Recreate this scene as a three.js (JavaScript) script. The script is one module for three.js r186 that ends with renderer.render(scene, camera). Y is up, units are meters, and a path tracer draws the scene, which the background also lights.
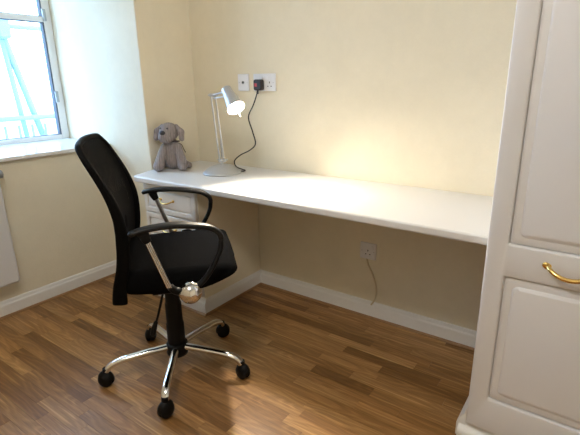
import * as THREE from 'three';
import { RoundedBoxGeometry } from 'three/addons/geometries/RoundedBoxGeometry.js';
import { mergeGeometries, toCreasedNormals } from 'three/addons/utils/BufferGeometryUtils.js';

// ---------------------------------------------------------------- camera, sky, exposure
const scene = new THREE.Scene();
const camera = new THREE.PerspectiveCamera(51.847, 580 / 435, 0.05, 200);
camera.position.set(2.1078, 1.2040, 1.9667);
camera.up.set(-0.15789, 0.95617, -0.24660);                          // held with a slight roll
camera.lookAt(2.1078 - 0.55721, 1.2040 - 0.29245, 1.9667 - 0.77717);
const renderer = new THREE.WebGLRenderer({ antialias: true });
renderer.toneMapping = THREE.LinearToneMapping;
renderer.toneMappingExposure = 1.78;
renderer.shadowMap.enabled = true;
scene.background = new THREE.Color().setRGB(0.47, 0.75, 1.16);      // even overcast daylight
scene.backgroundIntensity = 5.7;
const LAMP_CANDELA = 2.2, CEILING_CANDELA = 1.6;

// ---------------------------------------------------------------- helpers
const V = (x, y, z) => new THREE.Vector3(x, y, z);
let seed = 90210;
const rnd = () => { seed = (seed * 1664525 + 1013904223) >>> 0; return seed / 4294967296; };
const hash = (x, y, s) => { let h = (x * 374761393 + y * 668265263 + s * 1442695041) | 0; h = Math.imul(h ^ (h >>> 13), 1274126177); return ((h ^ (h >>> 16)) >>> 0) / 4294967296; };
function pnoise(x, y, px, py, s) {             // periodic value noise
  const xi = Math.floor(x), yi = Math.floor(y); let fx = x - xi, fy = y - yi;
  fx = fx * fx * (3 - 2 * fx); fy = fy * fy * (3 - 2 * fy);
  const m = (a, p) => ((a % p) + p) % p;
  const a = hash(m(xi, px), m(yi, py), s), b = hash(m(xi + 1, px), m(yi, py), s), c = hash(m(xi, px), m(yi + 1, py), s), d = hash(m(xi + 1, px), m(yi + 1, py), s);
  return (a + (b - a) * fx) * (1 - fy) + (c + (d - c) * fx) * fy;
}
function dataTex(w, h, fn, srgb) {
  const d = new Uint8Array(w * h * 4);
  for (let y = 0; y < h; y++) for (let x = 0; x < w; x++) {
    const c = fn(x / w, y / h), i = (y * w + x) * 4;
    d[i] = c[0]; d[i + 1] = c[1]; d[i + 2] = c[2]; d[i + 3] = c.length > 3 ? c[3] : 255;
  }
  const t = new THREE.DataTexture(d, w, h, THREE.RGBAFormat);
  t.wrapS = t.wrapT = THREE.RepeatWrapping; t.magFilter = THREE.LinearFilter; t.minFilter = THREE.LinearMipmapLinearFilter; t.generateMipmaps = true;
  if (srgb) t.colorSpace = THREE.SRGBColorSpace;
  t.needsUpdate = true; return t;
}
const used = {};
function numbered(n) { if (!(n in used)) { used[n] = 0; return n; } used[n]++; return n + '_' + String(used[n]).padStart(3, '0'); }
function mesh(name, geo, mat, parent) {
  const m = new THREE.Mesh(Array.isArray(geo) ? join(geo) : geo, mat);
  m.name = parent ? name : numbered(name); (parent || scene).add(m); return m;
}
function thing(name, label, category, pos = [0, 0, 0], turn = 0, group) {
  const g = new THREE.Group(); g.name = numbered(name); scene.add(g); g.position.set(...pos); g.rotation.y = turn;
  g.userData = { label, category }; if (group) g.userData.group = group; return g;
}
function tag(o, label, category, group) { o.userData = { ...o.userData, label, category }; if (group) o.userData.group = group; return o; }
function struct(name, geo, mat, label) { const m = mesh(name, geo, mat); m.userData.kind = 'structure'; if (label) m.userData.label = label; return m; }
function join(list) {
  return mergeGeometries(list.map(g => { const q = g.index ? g.toNonIndexed() : g.clone(); for (const k of Object.keys(q.attributes)) if (!['position', 'normal', 'uv'].includes(k)) q.deleteAttribute(k); return q; }));
}
function uvBox(g, k = 1) {                     // uv in metres by the dominant axis of the normal
  const q = g.index ? g.toNonIndexed() : g, p = q.attributes.position, n = q.attributes.normal, uv = new Float32Array(p.count * 2);
  for (let i = 0; i < p.count; i++) {
    const ax = Math.abs(n.getX(i)), ay = Math.abs(n.getY(i)), az = Math.abs(n.getZ(i)), x = p.getX(i), y = p.getY(i), z = p.getZ(i);
    const [a, b] = ax > ay && ax > az ? [z, y] : ay > az ? [x, z] : [x, y];
    uv[i * 2] = a * k; uv[i * 2 + 1] = b * k;
  }
  q.setAttribute('uv', new THREE.BufferAttribute(uv, 2)); return q;
}
const box = (x0, x1, y0, y1, z0, z1) => uvBox(new THREE.BoxGeometry(x1 - x0, y1 - y0, z1 - z0).translate((x0 + x1) / 2, (y0 + y1) / 2, (z0 + z1) / 2));
const rbox = (x0, x1, y0, y1, z0, z1, r = 0.003, s = 2) => uvBox(new RoundedBoxGeometry(x1 - x0, y1 - y0, z1 - z0, s, r).translate((x0 + x1) / 2, (y0 + y1) / 2, (z0 + z1) / 2));
function tube(pts, r, seg = 24, rad = 10, closed = false) { return new THREE.TubeGeometry(new THREE.CatmullRomCurve3(pts.map(p => V(...p)), closed, 'centripetal'), seg, r, rad, closed); }
function lathe(pts, seg = 32) { return new THREE.LatheGeometry(pts.map(p => new THREE.Vector2(...p)), seg); }
function capped(pts, r, seg = 24, rad = 10) {  // tube with round ends
  const g = tube(pts, r, seg, rad), a = pts[0], b = pts[pts.length - 1];
  return join([g, new THREE.SphereGeometry(r, rad, 6).translate(...a), new THREE.SphereGeometry(r, rad, 6).translate(...b)]);
}
function orient(g, from, to) {                 // +Y of g turned onto from -> to, origin at from
  const d = V(...to).sub(V(...from)).normalize();
  return g.applyQuaternion(new THREE.Quaternion().setFromUnitVectors(V(0, 1, 0), d)).translate(...from);
}
function rod(a, b, r, rad = 12) { const L = V(...a).distanceTo(V(...b)); return orient(new THREE.CylinderGeometry(r, r, L, rad).translate(0, L / 2, 0), a, b); }
// loft of elliptical sections along a smooth path; each station [x,y,z,halfAcross,halfThick]; "side" is the across direction
function loft(st, side, n = 40, rad = 14, p = 2.4) {
  const curve = new THREE.CatmullRomCurve3(st.map(s => V(s[0], s[1], s[2])), false, 'centripetal');
  const pos = [], idx = [], at = (u, k) => { const f = u * (st.length - 1), i = Math.min(Math.floor(f), st.length - 2), t = f - i; return st[i][k] + (st[i + 1][k] - st[i][k]) * t; };
  const S = V(...side).normalize();
  for (let i = 0; i <= n; i++) {
    const u = i / n, c = curve.getPoint(u), T = curve.getTangent(u), B = S.clone().addScaledVector(T, -S.dot(T)).normalize(), N = B.clone().cross(T).normalize();
    const e = Math.sqrt(Math.max(0.02, 1 - Math.pow(Math.max(0, Math.abs(u - 0.5) * 2 - (1 - 2.2 / n)) / (2.2 / n), 2)));   // rounded ends
    for (let j = 0; j < rad; j++) {
      const a = j / rad * Math.PI * 2, ca = Math.cos(a), sa = Math.sin(a);
      const q = c.clone().addScaledVector(B, at(u, 3) * e * Math.sign(ca) * Math.pow(Math.abs(ca), 2 / p)).addScaledVector(N, at(u, 4) * e * Math.sign(sa) * Math.pow(Math.abs(sa), 2 / p));
      pos.push(q.x, q.y, q.z);
    }
  }
  for (let i = 0; i < n; i++) for (let j = 0; j < rad; j++) { const a = i * rad + j, b = i * rad + (j + 1) % rad, c = a + rad, d = b + rad; idx.push(a, b, c, b, d, c); }
  const e0 = pos.length / 3, c0 = curve.getPoint(0), c1 = curve.getPoint(1); pos.push(c0.x, c0.y, c0.z, c1.x, c1.y, c1.z);
  for (let j = 0; j < rad; j++) { idx.push(e0, (j + 1) % rad, j); idx.push(e0 + 1, n * rad + j, n * rad + (j + 1) % rad); }
  const g = new THREE.BufferGeometry(); g.setAttribute('position', new THREE.Float32BufferAttribute(pos, 3)); g.setIndex(idx); g.computeVertexNormals();
  const uv = new Float32Array(pos.length / 3 * 2); for (let i = 0; i < uv.length / 2; i++) { uv[2 * i] = pos[3 * i] + pos[3 * i + 2]; uv[2 * i + 1] = pos[3 * i + 1]; }
  g.setAttribute('uv', new THREE.BufferAttribute(uv, 2)); return g;
}
// naive surface nets of a signed distance function
function sdfMesh(fn, lo, hi, h) {
  const n = [0, 1, 2].map(k => Math.ceil((hi[k] - lo[k]) / h) + 1), f = new Float32Array(n[0] * n[1] * n[2]), id = (i, j, k) => i + n[0] * (j + n[1] * k);
  for (let k = 0; k < n[2]; k++) for (let j = 0; j < n[1]; j++) for (let i = 0; i < n[0]; i++) f[id(i, j, k)] = fn(lo[0] + i * h, lo[1] + j * h, lo[2] + k * h);
  const vid = new Int32Array(f.length).fill(-1), pos = [], idx = [], E = [[0, 1], [2, 3], [4, 5], [6, 7], [0, 2], [1, 3], [4, 6], [5, 7], [0, 4], [1, 5], [2, 6], [3, 7]];
  for (let k = 0; k < n[2] - 1; k++) for (let j = 0; j < n[1] - 1; j++) for (let i = 0; i < n[0] - 1; i++) {
    const c = []; for (let q = 0; q < 8; q++) c.push(f[id(i + (q & 1), j + ((q >> 1) & 1), k + (q >> 2))]);
    let cnt = 0, x = 0, y = 0, z = 0;
    for (const [a, b] of E) if ((c[a] < 0) !== (c[b] < 0)) {
      const t = c[a] / (c[a] - c[b]);
      x += (a & 1) + ((b & 1) - (a & 1)) * t; y += ((a >> 1) & 1) + (((b >> 1) & 1) - ((a >> 1) & 1)) * t; z += (a >> 2) + ((b >> 2) - (a >> 2)) * t; cnt++;
    }
    if (cnt) { vid[id(i, j, k)] = pos.length / 3; pos.push(lo[0] + (i + x / cnt) * h, lo[1] + (j + y / cnt) * h, lo[2] + (k + z / cnt) * h); }
  }
  const quad = (a, b, c, d, flip) => { if (a < 0 || b < 0 || c < 0 || d < 0) return; flip ? idx.push(a, c, b, a, d, c) : idx.push(a, b, c, a, c, d); };
  for (let k = 1; k < n[2] - 1; k++) for (let j = 1; j < n[1] - 1; j++) for (let i = 1; i < n[0] - 1; i++) {
    const s = f[id(i, j, k)] < 0;
    if (s !== (f[id(i + 1, j, k)] < 0)) quad(vid[id(i, j - 1, k - 1)], vid[id(i, j, k - 1)], vid[id(i, j, k)], vid[id(i, j - 1, k)], !s);
    if (s !== (f[id(i, j + 1, k)] < 0)) quad(vid[id(i - 1, j, k - 1)], vid[id(i - 1, j, k)], vid[id(i, j, k)], vid[id(i, j, k - 1)], !s);
    if (s !== (f[id(i, j, k + 1)] < 0)) quad(vid[id(i - 1, j - 1, k)], vid[id(i, j - 1, k)], vid[id(i, j, k)], vid[id(i - 1, j, k)], !s);
  }
  const nor = new Float32Array(pos.length), uv = new Float32Array(pos.length / 3 * 2), e = h * 0.6;
  for (let i = 0; i < pos.length; i += 3) {
    const [x, y, z] = [pos[i], pos[i + 1], pos[i + 2]], g = V(fn(x + e, y, z) - fn(x - e, y, z), fn(x, y + e, z) - fn(x, y - e, z), fn(x, y, z + e) - fn(x, y, z - e)).normalize();
    nor[i] = g.x; nor[i + 1] = g.y; nor[i + 2] = g.z; uv[i / 3 * 2] = x; uv[i / 3 * 2 + 1] = y;
  }
  const g = new THREE.BufferGeometry(); g.setAttribute('position', new THREE.Float32BufferAttribute(pos, 3)); g.setAttribute('normal', new THREE.BufferAttribute(nor, 3)); g.setAttribute('uv', new THREE.BufferAttribute(uv, 2)); g.setIndex(idx); return g;
}
function cone(a, b, ra, rb) {                  // distance to a tapered capsule
  const A = V(...a), d = V(...b).sub(A), L2 = d.lengthSq();
  return (x, y, z) => { const px = x - A.x, py = y - A.y, pz = z - A.z, t = Math.max(0, Math.min(1, (px * d.x + py * d.y + pz * d.z) / L2)); return Math.hypot(px - d.x * t, py - d.y * t, pz - d.z * t) - (ra + (rb - ra) * t); };
}
const ell = (c, r) => (x, y, z) => { const k = Math.hypot((x - c[0]) / r[0], (y - c[1]) / r[1], (z - c[2]) / r[2]); return (k - 1) * Math.min(...r); };
const smin = (a, b, k) => { const h = Math.max(k - Math.abs(a - b), 0) / k; return Math.min(a, b) - h * h * k / 4; };

// ---------------------------------------------------------------- textures and materials
const grainBump = dataTex(512, 512, (u, v) => { let n = 0.45 * pnoise(u * 256, v * 256, 256, 256, 1) + 0.35 * pnoise(u * 96, v * 96, 96, 96, 2) + 0.2 * pnoise(u * 24, v * 24, 24, 24, 3); n = n * 255; return [n, n, n]; });
const wallTone = dataTex(256, 256, (u, v) => { const n = 0.5 * pnoise(u * 8, v * 8, 8, 8, 11) + 0.3 * pnoise(u * 32, v * 32, 32, 32, 12) + 0.2 * pnoise(u * 128, v * 128, 128, 128, 13), k = 246 + n * 9; return [k, k, k - 1 + n]; }, true);
const std = (c, r = 0.5, o = {}) => new THREE.MeshStandardMaterial({ color: c, roughness: r, metalness: 0, ...o });
const lin = (r, g, b) => new THREE.Color().setRGB(r, g, b);
const wallMat = std(lin(0.82, 0.75, 0.585), 0.85, { map: wallTone, bumpMap: grainBump, bumpScale: 0.0006 });
const ceilMat = std(lin(0.84, 0.83, 0.80), 0.9, { map: wallTone });
const gloss = (c, r = 0.32, o = {}) => new THREE.MeshPhysicalMaterial({ color: c, roughness: r, ...o });
const trimMat = gloss(lin(0.79, 0.785, 0.765), 0.38);
const sillMat = gloss(lin(0.82, 0.82, 0.80), 0.12);
const upvcMat = gloss(lin(0.84, 0.85, 0.85), 0.25);
const gasketMat = std(lin(0.09, 0.11, 0.14), 0.6);
const hingeMat = std(lin(0.42, 0.46, 0.50), 0.4, { metalness: 0.6 });
const deskMat = gloss(lin(0.71, 0.70, 0.68), 0.36, { bumpMap: grainBump, bumpScale: 0.00012 });
const unitMat = gloss(lin(0.76, 0.74, 0.70), 0.42);
const wardMat = gloss(lin(0.735, 0.735, 0.755), 0.40);
const brassMat = std(lin(0.80, 0.56, 0.20), 0.2, { metalness: 1 });
const chromeMat = std(lin(0.78, 0.78, 0.78), 0.08, { metalness: 1 });
const steelMat = std(lin(0.36, 0.36, 0.37), 0.32, { metalness: 1 });
const silverMat = std(lin(0.52, 0.53, 0.54), 0.36, { metalness: 0.55 });
const black = (v, r, k) => new THREE.MeshPhysicalMaterial({ color: lin(v, v, v * 1.1), roughness: r, specularIntensity: k });
const plasticMat = black(0.004, 0.5, 0.35);
const padMat = black(0.008, 0.45, 0.5);
const frameMat = black(0.003, 0.6, 0.12);
const cordMat = std(lin(0.012, 0.011, 0.011), 0.5);
const weave = dataTex(128, 128, (u, v) => { const a = 0.5 + 0.5 * Math.sin(u * Math.PI * 2 * 16) * Math.sin(v * Math.PI * 2 * 16), n = a * 200 + 55 * pnoise(u * 64, v * 64, 64, 64, 21); return [n, n, n]; });
weave.repeat.set(14, 14);
const fabricMat = new THREE.MeshPhysicalMaterial({ color: lin(0.0035, 0.0035, 0.0038), roughness: 1, specularIntensity: 0.06, bumpMap: weave, bumpScale: 0.0007, sheen: 0.015, sheenRoughness: 0.5, sheenColor: lin(0.05, 0.03, 0.025) });
const holes = dataTex(128, 128, (u, v) => { const a = Math.abs(Math.sin(u * Math.PI * 16)), b = Math.abs(Math.sin(v * Math.PI * 16)), o = a > 0.95 && b > 0.95 ? 0 : 255; return [o, o, o]; });
holes.repeat.set(18, 18);
const meshMat = new THREE.MeshPhysicalMaterial({ color: lin(0.003, 0.003, 0.0035), roughness: 0.8, specularIntensity: 0.1, alphaMap: holes, alphaTest: 0.5, side: THREE.DoubleSide });
const beadMat = std(lin(0.30, 0.165, 0.075), 0.45);
const plateMat = gloss(lin(0.78, 0.78, 0.80), 0.3);
const slotMat = std(lin(0.02, 0.02, 0.02), 0.7);
const screwMat = std(lin(0.55, 0.55, 0.55), 0.3, { metalness: 1 });
const redMat = std(lin(0.55, 0.05, 0.05), 0.4);
const plugMat = std(lin(0.02, 0.013, 0.015), 0.35);
const creamCableMat = std(lin(0.62, 0.53, 0.36), 0.6);
const heaterMat = gloss(lin(0.72, 0.72, 0.73), 0.4);
const greyMat = std(lin(0.28, 0.30, 0.31), 0.5);
const railMat = std(lin(0.17, 0.28, 0.34), 0.6);
const yardMat = std(lin(0.45, 0.44, 0.42), 0.9);
const cordRib = dataTex(256, 32, (u, v) => { const n = Math.pow(Math.abs(Math.sin(u * Math.PI * 16)), 0.7) * 215 + 40 * pnoise(u * 128, v * 16, 128, 16, 31); return [n, n, n]; });
cordRib.repeat.set(5.2, 5.2);
const plushTone = dataTex(256, 32, (u, v) => { const n = 185 + 30 * Math.pow(Math.abs(Math.sin(u * Math.PI * 16)), 0.6) + 43 * pnoise(u * 128, v * 16, 128, 16, 32); return [n, n, n]; }, true);
plushTone.repeat.set(5.2, 5.2);
const plushMat = new THREE.MeshPhysicalMaterial({ color: lin(0.36, 0.315, 0.315), roughness: 1, map: plushTone, bumpMap: cordRib, bumpScale: 0.002, sheen: 0.4, sheenRoughness: 0.6, sheenColor: lin(0.3, 0.27, 0.27) });
const noseMat = std(lin(0.012, 0.012, 0.016), 0.35);
const ribbonMat = std(lin(0.045, 0.03, 0.03), 0.8);

// wood: long fibres, pores and cathedral figure; each strip takes its own piece of it
const woodTex = dataTex(1024, 512, (u, v) => {            // 1.28 m x 0.40 m
  const warp = pnoise(u * 5, v * 8, 5, 8, 41) * 0.9 + pnoise(u * 12, v * 16, 12, 16, 42) * 0.25;
  const ring = 0.5 + 0.5 * Math.sin((v * 30 + warp * 7.5) * Math.PI * 2 * 0.5);
  const fib = pnoise(u * 24, v * 190, 24, 190, 43) * 0.6 + pnoise(u * 60, v * 400, 60, 400, 44) * 0.4;
  const pale = Math.max(0, pnoise(u * 7, v * 60, 7, 60, 45) - 0.74) * 2.4;
  const big = pnoise(u * 3, v * 10, 3, 10, 46);
  let k = 0.66 + 0.07 * Math.pow(ring, 1.6) + 0.15 * (fib - 0.5) + 0.12 * (big - 0.5) + pale * 0.30;
  k = Math.max(0.2, Math.min(1, k));
  return [255 * Math.min(1, k * 1.24), 255 * Math.pow(k, 1.08) * 1.18 > 255 ? 255 : 255 * Math.pow(k, 1.08) * 1.18, Math.min(255, 255 * Math.pow(k, 1.22) * 1.14)];
}, true);
const woodRough = dataTex(512, 256, (u, v) => { const k = 118 + 60 * pnoise(u * 24, v * 190, 24, 190, 43) + 40 * pnoise(u * 9, v * 9, 9, 9, 47); return [k, k, k]; });
const woodMats = [[0.45, 0.275, 0.112], [0.36, 0.21, 0.080], [0.53, 0.34, 0.148], [0.285, 0.16, 0.058], [0.41, 0.243, 0.096], [0.49, 0.30, 0.124]]
  .map(c => new THREE.MeshPhysicalMaterial({ color: lin(...c), roughness: 0.62, map: woodTex, roughnessMap: woodRough, bumpMap: woodTex, bumpScale: 0.0002, specularIntensity: 0.9 }));
const grooveMat = std(lin(0.10, 0.06, 0.035), 0.8);

// ---------------------------------------------------------------- the room
const RX = 3.2, RZ = 3.4, CEIL = 2.4, WX = -0.43, CZ = 0.373, WIN = -0.92, SILL = 0.850, WTOP = 2.06, WZ1 = 1.50;
const OUT = -1.06;
struct('wall_back', box(OUT, RX + 0.15, -0.02, CEIL, -0.15, 0), wallMat);
struct('wall_front', box(OUT, RX + 0.15, -0.02, CEIL, RZ, RZ + 0.15), wallMat);
struct('wall_right', box(RX, RX + 0.15, -0.02, CEIL, 0, RZ), wallMat);
struct('ceiling', box(OUT, RX + 0.15, CEIL, CEIL + 0.12, -0.15, RZ + 0.15), ceilMat);
// chimney-like pier between the window and the back wall; its front face runs on as the window reveal
{
  const s = new THREE.Shape([[0, 0], [0, -CZ + 0.004], [-0.004, -CZ], [WIN - 0.02, -0.318], [OUT, -0.318], [OUT, 0]].map(p => new THREE.Vector2(...p)));
  struct('wall_pier', uvBox(new THREE.ExtrudeGeometry(s, { depth: CEIL + 0.02, bevelEnabled: false }).rotateX(-Math.PI / 2).translate(0, -0.02, 0)), wallMat);
}
struct('wall_left', [
  box(OUT, WX, -0.02, SILL - 0.022, 0.318, WZ1 + 0.02),
  box(OUT, WX, WTOP, CEIL, 0.318, WZ1 + 0.02),
  box(OUT, WX, -0.02, CEIL, WZ1 + 0.02, RZ)], wallMat);

// floor: strips of laminate laid along the back wall
{
  const floor = struct('floor', box(OUT, RX + 0.15, -0.05, -0.0085, -0.15, RZ + 0.15), grooveMat, 'brown wood strip floor');
  const W = 0.052, gap = 0.0007, far = [[], [], [], [], [], []], cache = {};
  const strip = (L, w, v) => {
    const key = [L.toFixed(4), w.toFixed(4), v].join();
    if (cache[key]) return cache[key];
    const g = new THREE.BoxGeometry(L - gap, 0.0085, w - gap).translate(0, -0.00425, 0), p = g.attributes.position, uv = g.attributes.uv;
    const ou = hash(v, 3, 5), ov = hash(v, 7, 6);
    for (let i = 0; i < p.count; i++) uv.setXY(i, p.getX(i) / 1.28 + ou, p.getZ(i) / 0.40 + ov + p.getY(i) * 0.5);
    return cache[key] = g;
  };
  const lens = [0.28, 0.36, 0.44, 0.52, 0.60];
  let near = 0;
  for (let r = 0, z = 0.001; z < RZ - 0.005; r++, z += W) {
    const w = Math.min(W, RZ - z), x0 = z < 0.33 ? 0 : WX;
    let x = x0 - rnd() * 0.3;
    while (x < RX) {
      let L = lens[Math.floor(rnd() * 5)]; const a = Math.max(x, x0), b = Math.min(x + L, RX); x += L;
      if (b - a < 0.02) continue;
      const m = Math.floor(rnd() * 6), v = Math.floor(rnd() * 9), g = strip(b - a, w, v), seen = z < 1.62 && a < 2.1;
      const y = -rnd() * 0.00025;
      if (seen && near < 300) { const s = mesh('plank', g, woodMats[m], floor); s.position.set((a + b) / 2, y, z + w / 2); near++; }
      else far[m].push(g.clone().translate((a + b) / 2, y, z + w / 2));
    }
  }
  far.forEach((l, i) => { if (l.length) mesh('plank_field', l, woodMats[i], floor).userData.kind = 'stuff'; });
}

// skirting boards with a strip of wood beading at the foot
const skirtProfile = new THREE.Shape();
skirtProfile.moveTo(0, 0.001); skirtProfile.lineTo(0.016, 0.001); skirtProfile.lineTo(0.016, 0.062); skirtProfile.quadraticCurveTo(0.0155, 0.070, 0.0115, 0.073);
skirtProfile.lineTo(0.0105, 0.077); skirtProfile.quadraticCurveTo(0.010, 0.087, 0.005, 0.091); skirtProfile.lineTo(0, 0.091);
const beadProfile = new THREE.Shape();
beadProfile.moveTo(0.0162, 0.001); beadProfile.lineTo(0.027, 0.001); beadProfile.absarc(0.0162, 0.001, 0.0108, 0, Math.PI / 2, false);
const run = (shape, L) => uvBox(new THREE.ExtrudeGeometry(shape, { depth: L, bevelEnabled: false, curveSegments: 5 }).rotateY(-Math.PI / 2).translate(L, 0, 0));
function skirting(name, x, z, L, turn, lab) {
  const g = struct(name, run(skirtProfile, L), trimMat, lab); g.position.set(x, 0, z); g.rotation.y = turn;
  mesh('beading', run(beadProfile, L), beadMat, g); return g;
}
skirting('baseboard_back', 0.472, 0.0005, 1.350, 0);
skirting('baseboard_left', WX + 0.0005, 3.38, 3.0, Math.PI / 2);
skirting('baseboard_pier', WX, 0.3482, 0.40, -0.0585);
skirting('baseboard_right', RX - 0.0005, 0.65, 2.7, -Math.PI / 2);
skirting('baseboard_front', RX - 0.03, RZ - 0.0005, 3.5, Math.PI);

// ---------------------------------------------------------------- window
{
  const w = new THREE.Group(); w.name = 'window_1'; w.userData = { kind: 'structure', label: 'white plastic window with a fanlight over the lower casement' }; scene.add(w);
  const z0 = 0.320, z1 = WZ1 + 0.018, y0 = SILL + 0.002, y1 = WTOP - 0.002, xo = WIN - 0.05, xi = WIN;
  mesh('window_sill', rbox(WIN - 0.03, WX + 0.028, SILL - 0.022, SILL, 0.3515, WZ1 + 0.018, 0.006, 3), sillMat, w);
  mesh('window_sill', [box(WIN - 0.03, WX - 0.002, SILL - 0.022, SILL, 0.322, 0.352)].map(g => {          // corner piece under the splayed reveal
    const p = g.attributes.position; for (let i = 0; i < p.count; i++) if (p.getZ(i) < 0.335) p.setZ(i, 0.3192 + (0.3482 - 0.3192) * (p.getX(i) - (WIN - 0.03)) / (WX - WIN + 0.028)); return g; }), sillMat, w);
  const fr = (n, a, b, c, d, m = upvcMat, x0 = xo, x1 = xi, r = 0.004) => mesh(n, rbox(x0, x1, c, d, a, b, r), m, w);
  fr('jamb', z0, z0 + 0.05, y0, y1); fr('jamb', z1 - 0.05, z1, y0, y1);
  fr('bottom_rail', z0 + 0.05, z1 - 0.05, y0, y0 + 0.028); fr('head', z0 + 0.05, z1 - 0.05, y1 - 0.05, y1);
  fr('transom', z0 + 0.05, z1 - 0.05, 1.580, 1.612);
  const zm = 0.93; fr('mullion', zm - 0.03, zm + 0.03, y0 + 0.028, 1.580); fr('mullion', zm - 0.03, zm + 0.03, 1.612, y1 - 0.05);
  for (const [a, b] of [[z0 + 0.05, zm - 0.03], [zm + 0.03, z1 - 0.05]]) for (const [c, d] of [[y0 + 0.028, 1.580], [1.612, y1 - 0.05]]) {
    const t = 0.006;
    mesh('gasket', [box(xo + 0.01, xi - 0.004, c, d, a, a + 0.009), box(xo + 0.01, xi - 0.012, c, d, b - t, b), box(xo + 0.01, xi - 0.012, c, c + 0.004, a + 0.009, b - t), box(xo + 0.01, xi - 0.012, d - 0.004, d, a + 0.009, b - t)], gasketMat, w);
    mesh('pane', box(xo + 0.02, xo + 0.024, c + 0.002, d - 0.002, a + 0.002, b - 0.002), new THREE.MeshPhysicalMaterial({ color: 0xffffff, roughness: 0, transmission: 1, thickness: 0, ior: 1.5 }), w);
  }
  mesh('hinge', rbox(xi - 0.004, xi + 0.012, 1.09, 1.16, z0 + 0.036, z0 + 0.056, 0.003), hingeMat, w);
  mesh('hinge', rbox(xi - 0.004, xi + 0.012, 1.585, 1.655, z0 + 0.036, z0 + 0.056, 0.003), hingeMat, w);
}

// ---------------------------------------------------------------- ceiling light of the room, above and behind the camera
{
  const c = thing('ceiling_light', 'round opal glass ceiling light, lit, on the ceiling', 'light', [1.45, CEIL, 1.85]);
  mesh('rim', lathe([[0.150, -0.0005], [0.168, -0.0005], [0.170, -0.012], [0.160, -0.022], [0.150, -0.020]], 40), trimMat, c);
  mesh('diffuser', lathe([[0.156, -0.004], [0.152, -0.022], [0.135, -0.048], [0.10, -0.068], [0.05, -0.080], [0, -0.083], [0, -0.080], [0.05, -0.077], [0.098, -0.065], [0.132, -0.046], [0.148, -0.021], [0.150, -0.004]], 40), new THREE.MeshStandardMaterial({ color: 0xffffff, emissive: lin(1, 0.945, 0.86), emissiveIntensity: 1, roughness: 0.4 }), c);
  const l = new THREE.PointLight(lin(1, 0.945, 0.865), CEILING_CANDELA, 0, 2); l.position.set(0, -0.20, 0); l.castShadow = true; l.shadow.radius = 5; l.name = 'ceiling_glow'; c.add(l);
}

// ---------------------------------------------------------------- outside the window
{
  const yard = struct('ground', box(-40, OUT - 0.02, -0.50, -0.40, -25, 25), yardMat, 'pale paved yard outside');
  const r = thing('metal_railing', 'pale metal railing with slanting braces seen outside the window', 'railing', [-2.2, -0.4, 0.2]);
  const at = (y, z) => [0, y + 0.4, z - 0.2];
  mesh('rail', rod(at(0.92, -1.2), at(0.92, 2.0), 0.022), railMat, r);
  mesh('rail', rod(at(0.52, -1.2), at(0.52, 2.0), 0.022), railMat, r);
  mesh('rail', rod(at(1.68, -1.2), at(1.68, 2.0), 0.020), railMat, r);
  for (const z of [-1.2, 0.6, 2.0]) mesh('post', rod([0, 0, z - 0.2], at(1.75, z), 0.028), railMat, r);
  for (let z = -1.08; z < 1.95; z += 0.115) if (Math.abs(z - 0.6) > 0.05) mesh('baluster', rod(at(0.50, z), at(0.86, z), 0.012, 8), railMat, r);
  mesh('brace', rod([-0.06, 0.9, -0.23], [-0.06, 2.20, -0.13], 0.022), railMat, r);
  mesh('brace', rod([-0.06, 0.9, -0.41], [-0.06, 2.06, -0.15], 0.028), railMat, r);
  mesh('brace_clamp', rbox(-0.10, 0.03, 1.98, 2.18, -0.20, -0.10, 0.02), railMat, r);
  for (const s of [[-0.23, 0.9], [-0.41, 0.9]]) mesh('brace', rod([-0.06, 0, s[0] - 0.02], [-0.06, s[1], s[0]], 0.024), railMat, r);
}

// ---------------------------------------------------------------- panel heater at the left edge
{
  const h = thing('panel_heater', 'white electric panel heater on the wall under the window', 'heater', [WX + 0.001, 0.20, 1.025]);
  mesh('body', [rbox(0.018, 0.095, 0, 0.63, 0, 0.70, 0.016, 4)], heaterMat, h);
  for (const z of [0.10, 0.55]) mesh('wall_bracket', box(0, 0.019, 0.10, 0.55, z, z + 0.04), greyMat, h);
  for (let i = 0; i < 14; i++) mesh('vent_slot', rbox(0.0945, 0.0965, 0.56, 0.60, 0.10 + i * 0.038, 0.116 + i * 0.038, 0.0008, 1), greyMat, h);
  mesh('control_knob', lathe([[0, 0.03], [0.014, 0.03], [0.02, 0.026], [0.022, 0], [0, 0]], 20).rotateX(-Math.PI / 2).translate(0.058, 0.575, 0.002), greyMat, h);
}

// ---------------------------------------------------------------- joinery shared by the cabinet and the wardrobe
function roundRect(x0, x1, y0, y1, r, Cls = THREE.Shape) {
  const s = new Cls(); s.moveTo(x0 + r, y0); s.lineTo(x1 - r, y0); s.quadraticCurveTo(x1, y0, x1, y0 + r); s.lineTo(x1, y1 - r); s.quadraticCurveTo(x1, y1, x1 - r, y1);
  s.lineTo(x0 + r, y1); s.quadraticCurveTo(x0, y1, x0, y1 - r); s.lineTo(x0, y0 + r); s.quadraticCurveTo(x0, y0, x0 + r, y0); return s;
}
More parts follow.
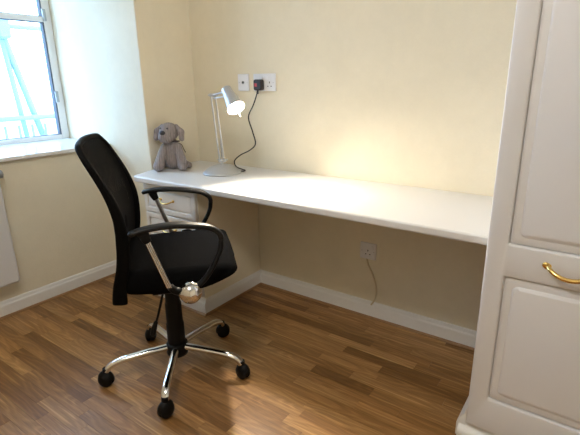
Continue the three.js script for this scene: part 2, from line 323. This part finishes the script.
// front with sunk mouldings: face layer with openings over a back board, raised fields in the openings (front at +z = t)
function frontGeo(x0, x1, y0, y1, t, holesList, bev) {
  const b = bev, s = roundRect(x0 + b, x1 - b, y0 + b, y1 - b, 0.003);
  for (const h of holesList) s.holes.push(roundRect(h[0] - b * 0.6, h[1] + b * 0.6, h[2] - b * 0.6, h[3] + b * 0.6, h[4], THREE.Path));
  const f = new THREE.ExtrudeGeometry(s, { depth: t - 0.008 - b, bevelEnabled: true, bevelThickness: b, bevelSize: b, bevelSegments: 3, curveSegments: 6 }).translate(0, 0, 0.008);
  return [uvBox(toCreasedNormals(f, 0.6)), box(x0 + b, x1 - b, y0 + b, y1 - b, 0, 0.009)];
}
function fieldGeo(h, inset, rise, bevel, r) {
  const s = roundRect(h[0] + inset + bevel, h[1] - inset - bevel, h[2] + inset + bevel, h[3] - inset - bevel, r);
  const f = new THREE.ExtrudeGeometry(s, { depth: 0.001, bevelEnabled: true, bevelThickness: rise, bevelSize: bevel, bevelSegments: 4, curveSegments: 6 }).translate(0, 0, 0.0095);
  return uvBox(toCreasedNormals(f, 0.7));
}
function bowHandle(cx, cy, z, w, out, r, droop) {          // brass bow with flared ends
  const p = []; for (let i = 0; i <= 12; i++) { const u = i / 12 * 2 - 1; p.push([cx + u * w / 2, cy - droop * (1 - u * u), z + out * Math.pow(1 - Math.pow(Math.abs(u), 2.6), 0.75) + 0.002]); }
  const g = [tube(p, r, 36, 10)];
  for (const s of [-1, 1]) {
    g.push(lathe([[0, 0.007], [r * 1.2, 0.006], [r * 1.9, 0.002], [r * 2.1, 0], [0, 0]], 14).rotateX(Math.PI / 2).translate(cx + s * w / 2, cy, z));
    g.push(loft([[cx + s * w / 2, cy, z + 0.004, r * 1.2, r], [cx + s * (w / 2 + 0.006), cy + 0.003, z + 0.004, r * 1.5, r * 0.7], [cx + s * (w / 2 + 0.013), cy + 0.006, z + 0.004, r * 0.7, r * 0.5]], [0, 1, 0], 8, 8));
  }
  return join(g.map(q => { if (!q.attributes.uv) q.setAttribute('uv', new THREE.BufferAttribute(new Float32Array(q.attributes.position.count * 2), 2)); return q; }));
}

// ---------------------------------------------------------------- worktop
const DT = 0.73, DB = 0.698, DF = 0.540;
{
  const s = new THREE.Shape(), b = 0.008, y = z => -z;
  s.moveTo(0.002 + b, y(0.002 + b)); s.lineTo(1.849 - b, y(0.002 + b)); s.lineTo(1.849 - b, y(DF - b)); s.lineTo(0.072, y(DF - b)); s.quadraticCurveTo(0.048 + b, y(DF - b), 0.044 + b, y(DF - 0.022)); s.lineTo(0.002 + b, y(0.380)); s.closePath();
  const g = new THREE.ExtrudeGeometry(s, { depth: DT - DB - 2 * b, bevelEnabled: true, bevelThickness: b, bevelSize: b, bevelSegments: 5, curveSegments: 8 }).rotateX(-Math.PI / 2).translate(0, DB + b, 0);
  tag(mesh('desk_worktop', uvBox(toCreasedNormals(g, 0.5)), deskMat), 'long white laminate desk worktop running along the wall to the wardrobe', 'desk');
}

// ---------------------------------------------------------------- drawer cabinet under the left end
{
  const c = thing('drawer_cabinet', 'white drawer cabinet with brass handles under the left end of the desk', 'cabinet', [0.045, 0, 0]);
  const w = 0.424, f = 0.470;
  mesh('body', [box(0, w - 0.004, 0.001, DB - 0.001, 0.374, f), box(0, w - 0.004, 0.001, DB - 0.001, 0.004, 0.374)], unitMat, c);
  mesh('side_panel', box(w - 0.0038, w, 0.001, DB - 0.001, 0.004, f), wallMat, c).userData.label = 'cream side panel';
  for (const [y0, y1] of [[0.530, 0.682], [0.372, 0.524], [0.108, 0.366]]) {
    const hole = [0.02 + 0.026, w - 0.004 - 0.026, y0 + 0.026, y1 - 0.026, 0.006];
    const d = mesh('drawer', frontGeo(0.02, w - 0.004, y0, y1, 0.020, [hole], 0.004), unitMat, c); d.position.z = f + 0.0005;
    mesh('drawer_panel', fieldGeo(hole, 0.005, 0.007, 0.011, 0.004), unitMat, d);
    mesh('handle', bowHandle(0.206, (y0 + y1) / 2 + 0.004, 0.0165, 0.096, 0.024, 0.0042, 0.014), brassMat, d);
  }
  const pf = mesh('plinth', run(skirtProfile, w + 0.010), trimMat, c); pf.position.set(0, 0, f + 0.0005); mesh('beading', run(beadProfile, w + 0.016), beadMat, pf);
  const ps = mesh('plinth', run(skirtProfile, f), trimMat, c); ps.position.set(w + 0.0005, 0, f); ps.rotation.y = Math.PI / 2; ps.scale.z = 0.6; mesh('beading', run(beadProfile, f + 0.02), beadMat, ps).position.x = -0.02;
}

// ---------------------------------------------------------------- wardrobe
{
  const X0 = 1.852, w = thing('wardrobe', 'tall white wardrobe with panelled doors at the right end of the desk', 'wardrobe', [X0, 0, 0]);
  const f = 0.575, W = 0.90, H = 2.2;
  mesh('body', [rbox(0, W, 0.002, H, 0.004, f, 0.003)], wardMat, w);
  const lw = 0.446;
  for (const k of [0, 1]) {
    const a = k * (lw + 0.004) + 0.001, b = a + lw, y0 = 0.070, y1 = 2.17, st = 0.056;
    const holesL = [[a + st, b - st, 0.192, 0.636, 0.014], [a + st, b - st, 0.733, y1 - 0.07, 0.014]];
    const d = mesh('door', frontGeo(a, b, y0, y1, 0.022, holesL, 0.007), wardMat, w); d.position.z = f + 0.0005;
    for (const h of holesL) mesh('door_panel', [fieldGeo(h, 0.005, 0.0045, 0.010, 0.010), fieldGeo(h, 0.026, 0.0095, 0.016, 0.006)], wardMat, d);
    mesh('handle', bowHandle((a + b) / 2, 0.692, 0.0185, 0.116, 0.028, 0.0064, 0.020), brassMat, d);
  }
  const flare = h => { const q = new THREE.Shape(); q.moveTo(0, 0.001); q.lineTo(0.030, 0.001); q.lineTo(0.030, h * 0.42); q.quadraticCurveTo(0.028, h * 0.60, 0.016, h * 0.70); q.quadraticCurveTo(0.006, h * 0.80, 0.003, h); q.lineTo(0, h); return q; };
  mesh('plinth', run(flare(0.066), W + 0.022), trimMat, w).position.set(-0.022, 0, f + 0.0005);
  const ps = mesh('plinth', run(flare(0.118), f - 0.02), trimMat, w); ps.position.set(-0.0005, 0, 0.030); ps.rotation.y = -Math.PI / 2;
}

// ---------------------------------------------------------------- sockets on the back wall
function plate(g, w, h, mat = plateMat) { mesh('plate', rbox(-w / 2, w / 2, 0, h, 0.0005, 0.010, 0.003, 3), mat, g); }
function screws(g, xs, y, z = 0.0098) { for (const x of xs) mesh('screw', lathe([[0, 0.0012], [0.0022, 0.001], [0.003, 0], [0, 0]], 10).rotateX(Math.PI / 2).translate(x, y, z), screwMat, g); }
function pins(g, cx, cy) {
  mesh('earth_slot', box(cx - 0.0022, cx + 0.0022, cy + 0.004, cy + 0.013, 0.0095, 0.0104), slotMat, g);
  for (const s of [-1, 1]) mesh('pin_slot', box(cx + s * 0.011 - 0.0036, cx + s * 0.011 + 0.0036, cy - 0.013, cy - 0.009, 0.0095, 0.0104), slotMat, g);
}
{
  const a = thing('aerial_socket', 'square white wall plate with one round aerial outlet in its centre', 'wall socket', [0.400, 1.153, 0]);
  plate(a, 0.078, 0.090); screws(a, [-0.029, 0.029], 0.045);
  mesh('outlet', [lathe([[0.0085, 0], [0.0085, 0.003], [0.006, 0.003], [0.006, 0.001], [0, 0.001]], 20).rotateX(Math.PI / 2).translate(0, 0.045, 0.0098)], greyMat, a);
  mesh('outlet_pin', lathe([[0, 0.0032], [0.004, 0.003], [0.004, 0], [0, 0]], 12).rotateX(Math.PI / 2).translate(0, 0.045, 0.0105), slotMat, a);
  const d = thing('double_socket', 'white double power socket holding the black lamp plug', 'wall socket', [0.549, 1.152, 0]);
  plate(d, 0.150, 0.090); screws(d, [-0.060, 0.060], 0.043);
  pins(d, 0.035, 0.036);
  for (const x of [-0.016, 0.016]) mesh('switch', rbox(x - 0.006, x + 0.006, 0.060, 0.076, 0.009, 0.0135, 0.0015), plateMat, d);
  const l = thing('single_socket', 'white single power socket low on the wall under the desk', 'wall socket', [1.189, 0.325, 0]);
  plate(l, 0.088, 0.087); screws(l, [-0.033, 0.033], 0.043); pins(l, 0.0, 0.038);
  mesh('switch', rbox(0.018, 0.030, 0.056, 0.074, 0.009, 0.0135, 0.0015), plateMat, l);
  mesh('cable', capped([[-0.006, 0.004, 0.006], [0.004, -0.03, 0.008], [0.032, -0.075, 0.012], [0.052, -0.125, 0.014], [0.060, -0.17, 0.018], [0.056, -0.208, 0.022], [0.036, -0.243, 0.021]], 0.0042, 40, 8), creamCableMat, l).userData.label = 'cream cable hanging down to the skirting';
}

// ---------------------------------------------------------------- desk lamp
{
  const L = thing('desk_lamp', 'silver desk lamp with a lit bulb, cone shade and black cord', 'lamp', [0.416, DT, 0.2325]);
  const o = (x, y, z) => [x - 0.416, y - DT, z - 0.2325];
  mesh('base', lathe([[0, 0.052], [0.018, 0.051], [0.040, 0.045], [0.066, 0.034], [0.086, 0.021], [0.097, 0.011], [0.101, 0.009], [0.103, 0.005], [0.102, 0], [0, 0]], 48), silverMat, L);
  const foot = o(0.424, 0.786, 0.236), elbow = o(0.481, 1.142, 0.330);
  const dv = 0.012;
  mesh('pivot_bracket', [rod([foot[0], foot[1] - 0.008, foot[2]], [foot[0], foot[1] + 0.022, foot[2] + 0.002], 0.008), rod([foot[0] - 0.022, foot[1] + 0.018, foot[2] + 0.010], [foot[0] + 0.030, foot[1] + 0.018, foot[2] - 0.010], 0.004), rod([foot[0] - 0.014, foot[1] + 0.010, foot[2] + 0.012], [foot[0] + 0.018, foot[1] + 0.010, foot[2] - 0.010], 0.006)], silverMat, L);
  for (const s of [-1, 1]) mesh('stem_rod', rod([foot[0] + s * dv, foot[1] + 0.012, foot[2] - s * dv * 0.4], [elbow[0] + s * dv * 0.8, elbow[1], elbow[2] - s * dv * 0.4], 0.0042), silverMat, L);
  mesh('spring', (() => { const p = []; for (let i = 0; i <= 150; i++) { const u = i / 150, a = i * 1.15; p.push([foot[0] + u * 0.22 * (elbow[0] - foot[0]) + 0.0048 * Math.cos(a), foot[1] + 0.03 + u * 0.10, foot[2] + u * 0.01 + 0.0048 * Math.sin(a)]); } return tube(p, 0.0011, 300, 5); })(), steelMat, L);
  const axis = V(0.68, -0.70, 0.22).normalize(), op = V(...o(0.710, 1.089, 0.420)), top = op.clone().addScaledVector(axis, -0.135);
  const A = (d, u = 0) => { const q = op.clone().addScaledVector(axis, -d); return [q.x, q.y + u, q.z]; };
  mesh('elbow_joint', [rod([elbow[0] - 0.016, elbow[1], elbow[2] + 0.007], [elbow[0] + 0.016, elbow[1], elbow[2] - 0.007], 0.009), rod([elbow[0] - 0.022, elbow[1], elbow[2] + 0.012], [elbow[0] + 0.022, elbow[1], elbow[2] - 0.012], 0.004)], silverMat, L);
  mesh('head_arm', [rod(elbow, A(0.098, 0.004), 0.0045), rod([elbow[0], elbow[1] - 0.016, elbow[2]], A(0.088, -0.010), 0.0035), rod(A(0.104, 0), A(0.080, 0), 0.011)], silverMat, L);
  // shade: a thin-walled cone, outside and inside
  const K = 0.88, kk = l => l.map(p => [p[0] * K, p[1] * K]);
  const prof = kk([[0.012, 0.137], [0.024, 0.135], [0.0275, 0.130], [0.029, 0.100], [0.031, 0.085], [0.036, 0.060], [0.042, 0.030], [0.0475, 0.004], [0.0482, 0.0], [0.0468, 0.0], [0.0460, 0.004], [0.0404, 0.030], [0.0344, 0.060], [0.0294, 0.085], [0.0275, 0.100], [0.026, 0.128], [0.012, 0.131], [0.012, 0.137]]);
  const opA = [op.x, op.y, op.z], back = A(1);
  mesh('shade', orient(lathe(prof, 40), opA, back), silverMat, L);
  const lining = std(lin(0.85, 0.84, 0.80), 0.5);
  mesh('shade_lining', orient(lathe(kk([[0.0455, 0.003], [0.0398, 0.030], [0.0338, 0.060], [0.0288, 0.085], [0.0270, 0.100], [0.0255, 0.127], [0.0, 0.127], [0, 0.1262], [0.0250, 0.1262], [0.0264, 0.100], [0.0282, 0.085], [0.0332, 0.060], [0.0392, 0.030], [0.0450, 0.003], [0.0455, 0.003]]), 40), opA, back), lining, L);
  mesh('bulb_holder', orient(lathe(kk([[0, 0.125], [0.015, 0.125], [0.015, 0.085], [0.011, 0.078], [0, 0.078]]), 20), opA, back), steelMat, L);
  const glow = new THREE.MeshStandardMaterial({ color: 0xffffff, emissive: lin(1, 0.90, 0.72), emissiveIntensity: 2.5, roughness: 0.4 });
  mesh('bulb', orient(lathe([[0, -0.052], [0.0022, -0.050], [0.0030, -0.040], [0.0034, -0.020], [0.0040, -0.004], [0.0070, 0.010], [0.0110, 0.026], [0.0120, 0.040], [0.0105, 0.052], [0.008, 0.060], [0.0075, 0.068], [0, 0.068]], 24), opA, back), glow, L);
  const pl = new THREE.PointLight(lin(1, 0.87, 0.69), LAMP_CANDELA, 0, 2); pl.position.set(...A(0.040)); pl.castShadow = true; pl.shadow.radius = 1; L.add(pl); pl.name = 'bulb_light';
  // cord: from the plug, down the wall, round behind the base
  mesh('cord', tube([o(0.522, 1.162, 0.036), o(0.518, 1.142, 0.036), o(0.486, 1.080, 0.032), o(0.446, 1.014, 0.030), o(0.470, 0.933, 0.028), o(0.488, 0.866, 0.030), o(0.455, 0.832, 0.040), o(0.395, 0.800, 0.060), o(0.380, 0.772, 0.090), o(0.405, 0.746, 0.108), o(0.455, 0.7345, 0.112), o(0.486, 0.7345, 0.124), o(0.496, 0.7345, 0.150), o(0.486, 0.738, 0.172), o(0.474, 0.741, 0.182)], 0.0034, 140, 8), cordMat, L);
  const pg = mesh('plug', rbox(...[0.494, 0.552].map(x => x - 0.416), ...[1.156, 1.213].map(y => y - DT), ...[0.0115, 0.040].map(z => z - 0.2325), 0.010, 4), plugMat, L);
  mesh('fuse_cover', rbox(...[0.506, 0.522].map(x => x - 0.416), ...[1.176, 1.193].map(y => y - DT), ...[0.0392, 0.0416].map(z => z - 0.2325), 0.001, 2), redMat, pg).userData.label = 'red fuse cover';
  mesh('strain_relief', rod(o(0.522, 1.138, 0.036), o(0.522, 1.158, 0.034), 0.0055), plugMat, pg);
}

// ---------------------------------------------------------------- plush dog
{
  const D = thing('plush_dog', 'grey corduroy plush dog sitting on the desk corner', 'soft toy', [0.094, DT + 0.001, 0.294], 0.74);
  const T = -0.42, hc = [-0.004, 0.208, 0.014], hr = (x, y, z) => [hc[0] + x * Math.cos(T) + z * Math.sin(T), hc[1] + y, hc[2] - x * Math.sin(T) + z * Math.cos(T)];
  const body = [cone([0, 0.052, -0.012], [0, 0.138, -0.006], 0.052, 0.038)];
  const legs = [cone([-0.036, 0.128, 0.016], [-0.070, 0.032, 0.056], 0.022, 0.029), cone([0.036, 0.128, 0.014], [0.060, 0.030, 0.056], 0.022, 0.028), cone([-0.070, 0.028, 0.056], [-0.074, 0.026, 0.074], 0.028, 0.024), cone([0.060, 0.027, 0.056], [0.064, 0.025, 0.074], 0.027, 0.023),
    cone([0.030, 0.036, -0.030], [0.088, 0.020, 0.004], 0.030, 0.018), cone([-0.030, 0.036, -0.030], [-0.080, 0.020, -0.004], 0.030, 0.018)];
  const flat = y => Math.max(0, -y);
  mesh('body', sdfMesh((x, y, z) => { let d = body[0](x, y, z); for (const l of legs) d = smin(d, l(x, y, z), 0.007); return Math.max(d, -y); }, [-0.13, -0.008, -0.09], [0.13, 0.20, 0.12], 0.004), plushMat, D);
  const c1 = ell(hr(0, 0.004, 0), [0.053, 0.050, 0.050]), mz = hr(0, -0.022, 0.038), c2 = ell(mz, [0.042, 0.034, 0.038]), br = hr(0, 0.012, 0.034), c3 = ell(br, [0.024, 0.022, 0.030]);
  const head = mesh('head', sdfMesh((x, y, z) => smin(smin(c1(x, y, z), c2(x, y, z), 0.02), c3(x, y, z), 0.02), [-0.11, 0.13, -0.07], [0.10, 0.285, 0.13], 0.0035), plushMat, D);
  for (const s of [-1, 1]) {
    const a = hr(s * 0.044, 0.036, -0.006), b = hr(s * 0.074, 0.004, 0.000), c = hr(s * 0.080, -0.032, 0.008);
    const e1 = cone(a, b, 0.010, 0.016), e2 = cone(b, c, 0.017, 0.015);
    const lo = [0, 1, 2].map(k => Math.min(a[k], b[k], c[k]) - 0.03), hi = [0, 1, 2].map(k => Math.max(a[k], b[k], c[k]) + 0.03);
    mesh('ear', sdfMesh((x, y, z) => smin(e1(x, y, z), e2(x, y, z), 0.012), lo, hi, 0.004), plushMat, head);
    mesh('eye', new THREE.SphereGeometry(0.0056, 12, 8).translate(...hr(s * 0.021, 0.026, 0.050)), noseMat, head);
  }
  mesh('nose', (() => { const g = new THREE.SphereGeometry(1, 16, 12).scale(0.0175, 0.0125, 0.011), q = hr(0, 0.004, 0.068); return g.rotateY(T).translate(...q); })(), noseMat, head);
  mesh('collar', tube([0, 1, 2, 3, 4, 5, 6, 7].map(i => { const a = i / 8 * Math.PI * 2; return [0.044 * Math.cos(a), 0.156 + 0.004 * Math.sin(a), -0.006 + 0.044 * Math.sin(a)]; }), 0.004, 48, 8, true), ribbonMat, D);
  mesh('ribbon_tail', loft([[0.040, 0.150, 0.010, 0.006, 0.002], [0.058, 0.136, 0.006, 0.006, 0.002], [0.068, 0.112, 0.012, 0.006, 0.002], [0.078, 0.092, 0.012, 0.006, 0.002]], [0, 0, 1], 14, 8), ribbonMat, D);
}

// ---------------------------------------------------------------- office chair: local x forward, z to the sitter's right
{
  const TH = 48.9 * Math.PI / 180;
  const C = thing('office_chair', 'black mesh back office chair with loop arms and chrome star base', 'chair', [0.716, 0, 0.879], TH);
  // star base
  for (let k = 0; k < 5; k++) {
    const a = (99.4 + 72 * k) * Math.PI / 180, ca = Math.cos(a), sa = Math.sin(a), P = (r, h) => [r * ca, h, r * sa];
    mesh('leg', loft([[...P(0.025, 0.116), 0.0165, 0.0140], [...P(0.09, 0.114), 0.0165, 0.0138], [...P(0.17, 0.109), 0.0160, 0.0135], [...P(0.240, 0.102), 0.0165, 0.0130], [...P(0.278, 0.086), 0.0165, 0.0130], [...P(0.294, 0.062), 0.0160, 0.0130]], [-sa, 0, ca], 40, 16, 2.2), chromeMat, C);
    const cs = mesh('castor', (() => { const y = 0.036, r = P(0.297, 0); return join([new THREE.SphereGeometry(0.034, 22, 12, 0, Math.PI * 2, 0, Math.PI * 0.56).scale(1.02, 1, 0.72).rotateY(-a - 0.6).translate(r[0], y, r[2]), rod([r[0] - 0.002 * ca, 0.055, r[2] - 0.002 * sa], [r[0] - 0.004 * ca, 0.082, r[2] - 0.004 * sa], 0.0135, 16)]); })(), plasticMat, C);
    const r = P(0.297, 0);
    for (const s of [-1, 1]) {
      const wgeo = lathe([[0, 0.0145], [0.014, 0.0135], [0.024, 0.0095], [0.0295, 0.004], [0.0305, 0], [0.0305, -0.006], [0, -0.006]], 28).rotateX(s * Math.PI / 2).translate(0, 0, s * 0.0115).rotateY(-a - 0.6).translate(r[0], 0.0308, r[2]);
      mesh('wheel', wgeo, plasticMat, cs);
    }
  }
  mesh('hub', lathe([[0, 0.072], [0.030, 0.072], [0.044, 0.080], [0.047, 0.095], [0.046, 0.128], [0.040, 0.136], [0, 0.136]], 32), plasticMat, C);
  mesh('gas_column', lathe([[0, 0.13], [0.038, 0.13], [0.037, 0.225], [0.034, 0.228], [0.0335, 0.32], [0.030, 0.323], [0.0295, 0.44], [0, 0.44]], 28), plasticMat, C);
  mesh('tilt_mechanism', [rbox(-0.13, 0.10, 0.432, 0.470, -0.075, 0.075, 0.012, 3), rbox(-0.06, 0.06, 0.455, 0.482, -0.20, 0.20, 0.008, 2)], plasticMat, C);
  mesh('height_lever', [capped([[-0.02, 0.448, 0.07], [-0.024, 0.436, 0.125], [-0.034, 0.405, 0.140], [-0.052, 0.345, 0.142], [-0.062, 0.315, 0.142]], 0.0048, 30, 8), loft([[-0.060, 0.325, 0.142, 0.007, 0.006], [-0.072, 0.290, 0.142, 0.011, 0.006], [-0.082, 0.255, 0.142, 0.010, 0.006]], [1, 0, 0], 10, 10)], plasticMat, C);
  // seat: thick cushion falling away at the front, over a plastic pan
  const rb = (x, y, z, hx, hy, hz, r) => { const qx = Math.abs(x) - hx + r, qy = Math.abs(y) - hy + r, qz = Math.abs(z) - hz + r; return Math.hypot(Math.max(qx, 0), Math.max(qy, 0), Math.max(qz, 0)) + Math.min(Math.max(qx, qy, qz), 0) - r; };
  mesh('seat', sdfMesh((x, y, z) => {
    const fx = Math.max(0, x - 0.10), drop = 0.35 * fx * fx, dome = 0.010 * (1 - Math.min(1, (z / 0.25) ** 2)), rear = 0.9 * Math.max(0, -0.06 - x) ** 2;
    const taper = 1 - 0.10 * Math.max(0, -x) / 0.2;
    const d = rb(x - 0.050, y + drop - rear - dome * 0.6 - 0.512, z / taper, 0.222, 0.050, 0.247, 0.046) * 0.85;
    const under = (0.462 + 0.42 * Math.max(0, x - 0.10) - y) * 0.9;                    // the underside rises towards the front
    return -smin(-d, -under, 0.02);
  }, [-0.22, 0.38, -0.28], [0.30, 0.60, 0.28], 0.008), fabricMat, C);
  mesh('seat_pan', loft([[-0.150, 0.486, 0, 0.17, 0.012], [-0.05, 0.482, 0, 0.205, 0.013], [0.08, 0.480, 0, 0.205, 0.013], [0.18, 0.470, 0, 0.18, 0.012]], [0, 0, 1], 18, 20, 5), plasticMat, C);
  // back: curved frame with mesh stretched over it
  const prof = [[0.430, -0.183], [0.51, -0.175], [0.58, -0.158], [0.63, -0.150], [0.67, -0.147], [0.72, -0.146], [0.76, -0.149], [0.82, -0.163], [0.87, -0.181], [0.93, -0.209], [1.0, -0.245], [1.05, -0.270]];
  const pc = new THREE.CatmullRomCurve3(prof.map(p => V(p[1], p[0], 0)));
  const tab = pc.getPoints(300);
  const fAt = h => { for (let i = 1; i < tab.length; i++) if (tab[i].y >= h) { const t = (h - tab[i - 1].y) / (tab[i].y - tab[i - 1].y); return tab[i - 1].x + (tab[i].x - tab[i - 1].x) * t; } return tab[tab.length - 1].x; };
  const hw = h => h < 0.60 ? 0.215 + 0.020 * (h - 0.455) / 0.145 : 0.235 - 0.010 * Math.max(0, h - 0.80) / 0.2;
  const HB = 0.440, HT = 1.000, RC = 0.055;
  const half = h => { let w = hw(h); if (h > HT - RC) { const q = (h - HT + RC) / RC; w -= RC * (1 - Math.sqrt(Math.max(0, 1 - q * q))); } return w; };
  const S = (s, h) => { const hh = h + (h > 0.9 ? 0.012 * (1 - (s / 0.22) ** 2) * (h - 0.9) / 0.1 : 0); return [fAt(hh) + 0.012 * (s / 0.22) ** 2, hh, s]; };
  const ring = [];
  for (let i = 0; i <= 24; i++) { const h = HB + (HT - RC - HB) * i / 24; ring.push(S(half(h), h)); }
  for (let i = 1; i <= 8; i++) { const a = i / 8 * Math.PI / 2, h = HT - RC + RC * Math.sin(a); ring.push(S(hw(h) - RC * (1 - Math.cos(a)), h)); }
  const wt = hw(HT) - RC; for (let i = 1; i < 8; i++) ring.push(S(wt * (1 - i / 4), HT));
  const n0 = 24 + 1 + 8; for (let i = n0 - 1; i >= 0; i--) ring.push([ring[i][0], ring[i][1], -ring[i][2]]);
  mesh('back_frame', loft(ring.map(p => { const low = Math.max(0, Math.min(1, (0.98 - p[1]) / 0.30)), foot = Math.max(0, Math.min(1, (0.54 - p[1]) / 0.08)); return [...p, 0.010 + 0.012 * low + 0.004 * foot, 0.011]; }), [1, 0, 0.0001], 220, 12, 2.6), frameMat, C);
  mesh('back_lower_rail', loft([[S(0.2, 0.475)[0] - 0.004, 0.475, 0.20, 0.012, 0.016], [S(0, 0.475)[0] - 0.014, 0.475, 0, 0.012, 0.018], [S(0.2, 0.475)[0] - 0.004, 0.475, -0.20, 0.012, 0.016]], [1, 0, 0], 20, 12), plasticMat, C);
  mesh('back_bracket', [loft([[-0.19, 0.478, 0, 0.035, 0.009], [-0.15, 0.454, 0, 0.035, 0.010], [-0.10, 0.450, 0, 0.035, 0.012]], [0, 0, 1], 14, 12, 4)], plasticMat, C);
  {
    const NU = 28, NV = 44, pos = [], uv = [], idx = [];
    for (let j = 0; j <= NV; j++) for (let i = 0; i <= NU; i++) { const h = HB + 0.02 + (HT - 0.004 - HB - 0.02) * j / NV, s = half(h) * (i / NU * 2 - 1) * 0.985, p = S(s, h); pos.push(p[0] + 0.002, p[1], p[2]); uv.push(s, h); }
    for (let j = 0; j < NV; j++) for (let i = 0; i < NU; i++) { const a = j * (NU + 1) + i, b = a + 1, c = a + NU + 1, d = c + 1; idx.push(a, b, c, b, d, c); }
    const g = new THREE.BufferGeometry(); g.setAttribute('position', new THREE.Float32BufferAttribute(pos, 3)); g.setAttribute('uv', new THREE.Float32BufferAttribute(uv, 2)); g.setIndex(idx); g.computeVertexNormals();
    mesh('mesh_panel', g, meshMat, C).userData.label = 'black see-through mesh';
    mesh('lumbar_pad', loft([[fAt(0.56) - 0.006, 0.56, 0, 0.19, 0.006], [fAt(0.64) - 0.008, 0.64, 0, 0.205, 0.010], [fAt(0.72) - 0.008, 0.72, 0, 0.205, 0.010], [fAt(0.80) - 0.006, 0.80, 0, 0.19, 0.006]], [0, 0, 1], 20, 20, 3.5), fabricMat, C);
  }
  // arms
  for (const s of [1, -1]) {
    const q = (f, h, w) => [f, h, s * w];
    mesh('arm_pad', loft([[...q(-0.104, 0.731, 0.302), 0.018, 0.009], [...q(-0.05, 0.742, 0.292), 0.021, 0.010], [...q(0.03, 0.744, 0.276), 0.022, 0.010], [...q(0.11, 0.734, 0.268), 0.021, 0.010], [...q(0.165, 0.720, 0.265), 0.018, 0.010], [...q(0.193, 0.698, 0.265), 0.012, 0.010], [...q(0.200, 0.672, 0.266), 0.0105, 0.0095]], [0, 0, 1], 44, 16, 2.6), padMat, C);
    mesh('arm_loop', loft([[...q(0.199, 0.680, 0.266), 0.0105, 0.0095], [...q(0.193, 0.640, 0.269), 0.0105, 0.0095], [...q(0.160, 0.574, 0.277), 0.0105, 0.0095], [...q(0.122, 0.530, 0.286), 0.0105, 0.0095], [...q(0.075, 0.505, 0.290), 0.015, 0.013], [...q(0.03, 0.512, 0.296), 0.014, 0.013], [...q(0.010, 0.534, 0.302), 0.013, 0.012]], [0, 0, 1], 40, 12), plasticMat, C);
    mesh('arm_collar', loft([[...q(-0.058, 0.736, 0.294), 0.016, 0.020], [...q(-0.052, 0.716, 0.296), 0.015, 0.017], [...q(-0.042, 0.694, 0.297), 0.012, 0.013]], [0, 0, 1], 10, 12), plasticMat, C);
    const a = q(-0.046, 0.704, 0.297), b = q(0.010, 0.532, 0.303);
    const post = mesh('arm_post', rod(a, b, 0.0085, 16), steelMat, C);
    for (const k of [-1, 0, 1]) mesh('post_rib', rod([a[0] + k * 0.006, a[1], a[2] + s * 0.007], [b[0] + k * 0.006, b[1], b[2] + s * 0.007], 0.0026, 8), chromeMat, post);
    mesh('arm_bracket', rod(q(0.06, 0.500, 0.288), q(0.03, 0.466, 0.15), 0.011), plasticMat, C);
    mesh('arm_cap', orient(lathe([[0, 0.039], [0.010, 0.0377], [0.020, 0.0335], [0.030, 0.0255], [0.037, 0.0145], [0.040, 0.002], [0.0395, 0], [0, 0]], 32), q(0.079, 0.502, 0.302), q(0.079, 0.502, 0.5)), chromeMat, C).userData.label = 'round chrome cap';
  }
}

scene.traverse(o => { if (o.isMesh) { o.castShadow = true; o.receiveShadow = true; } });
renderer.render(scene, camera);
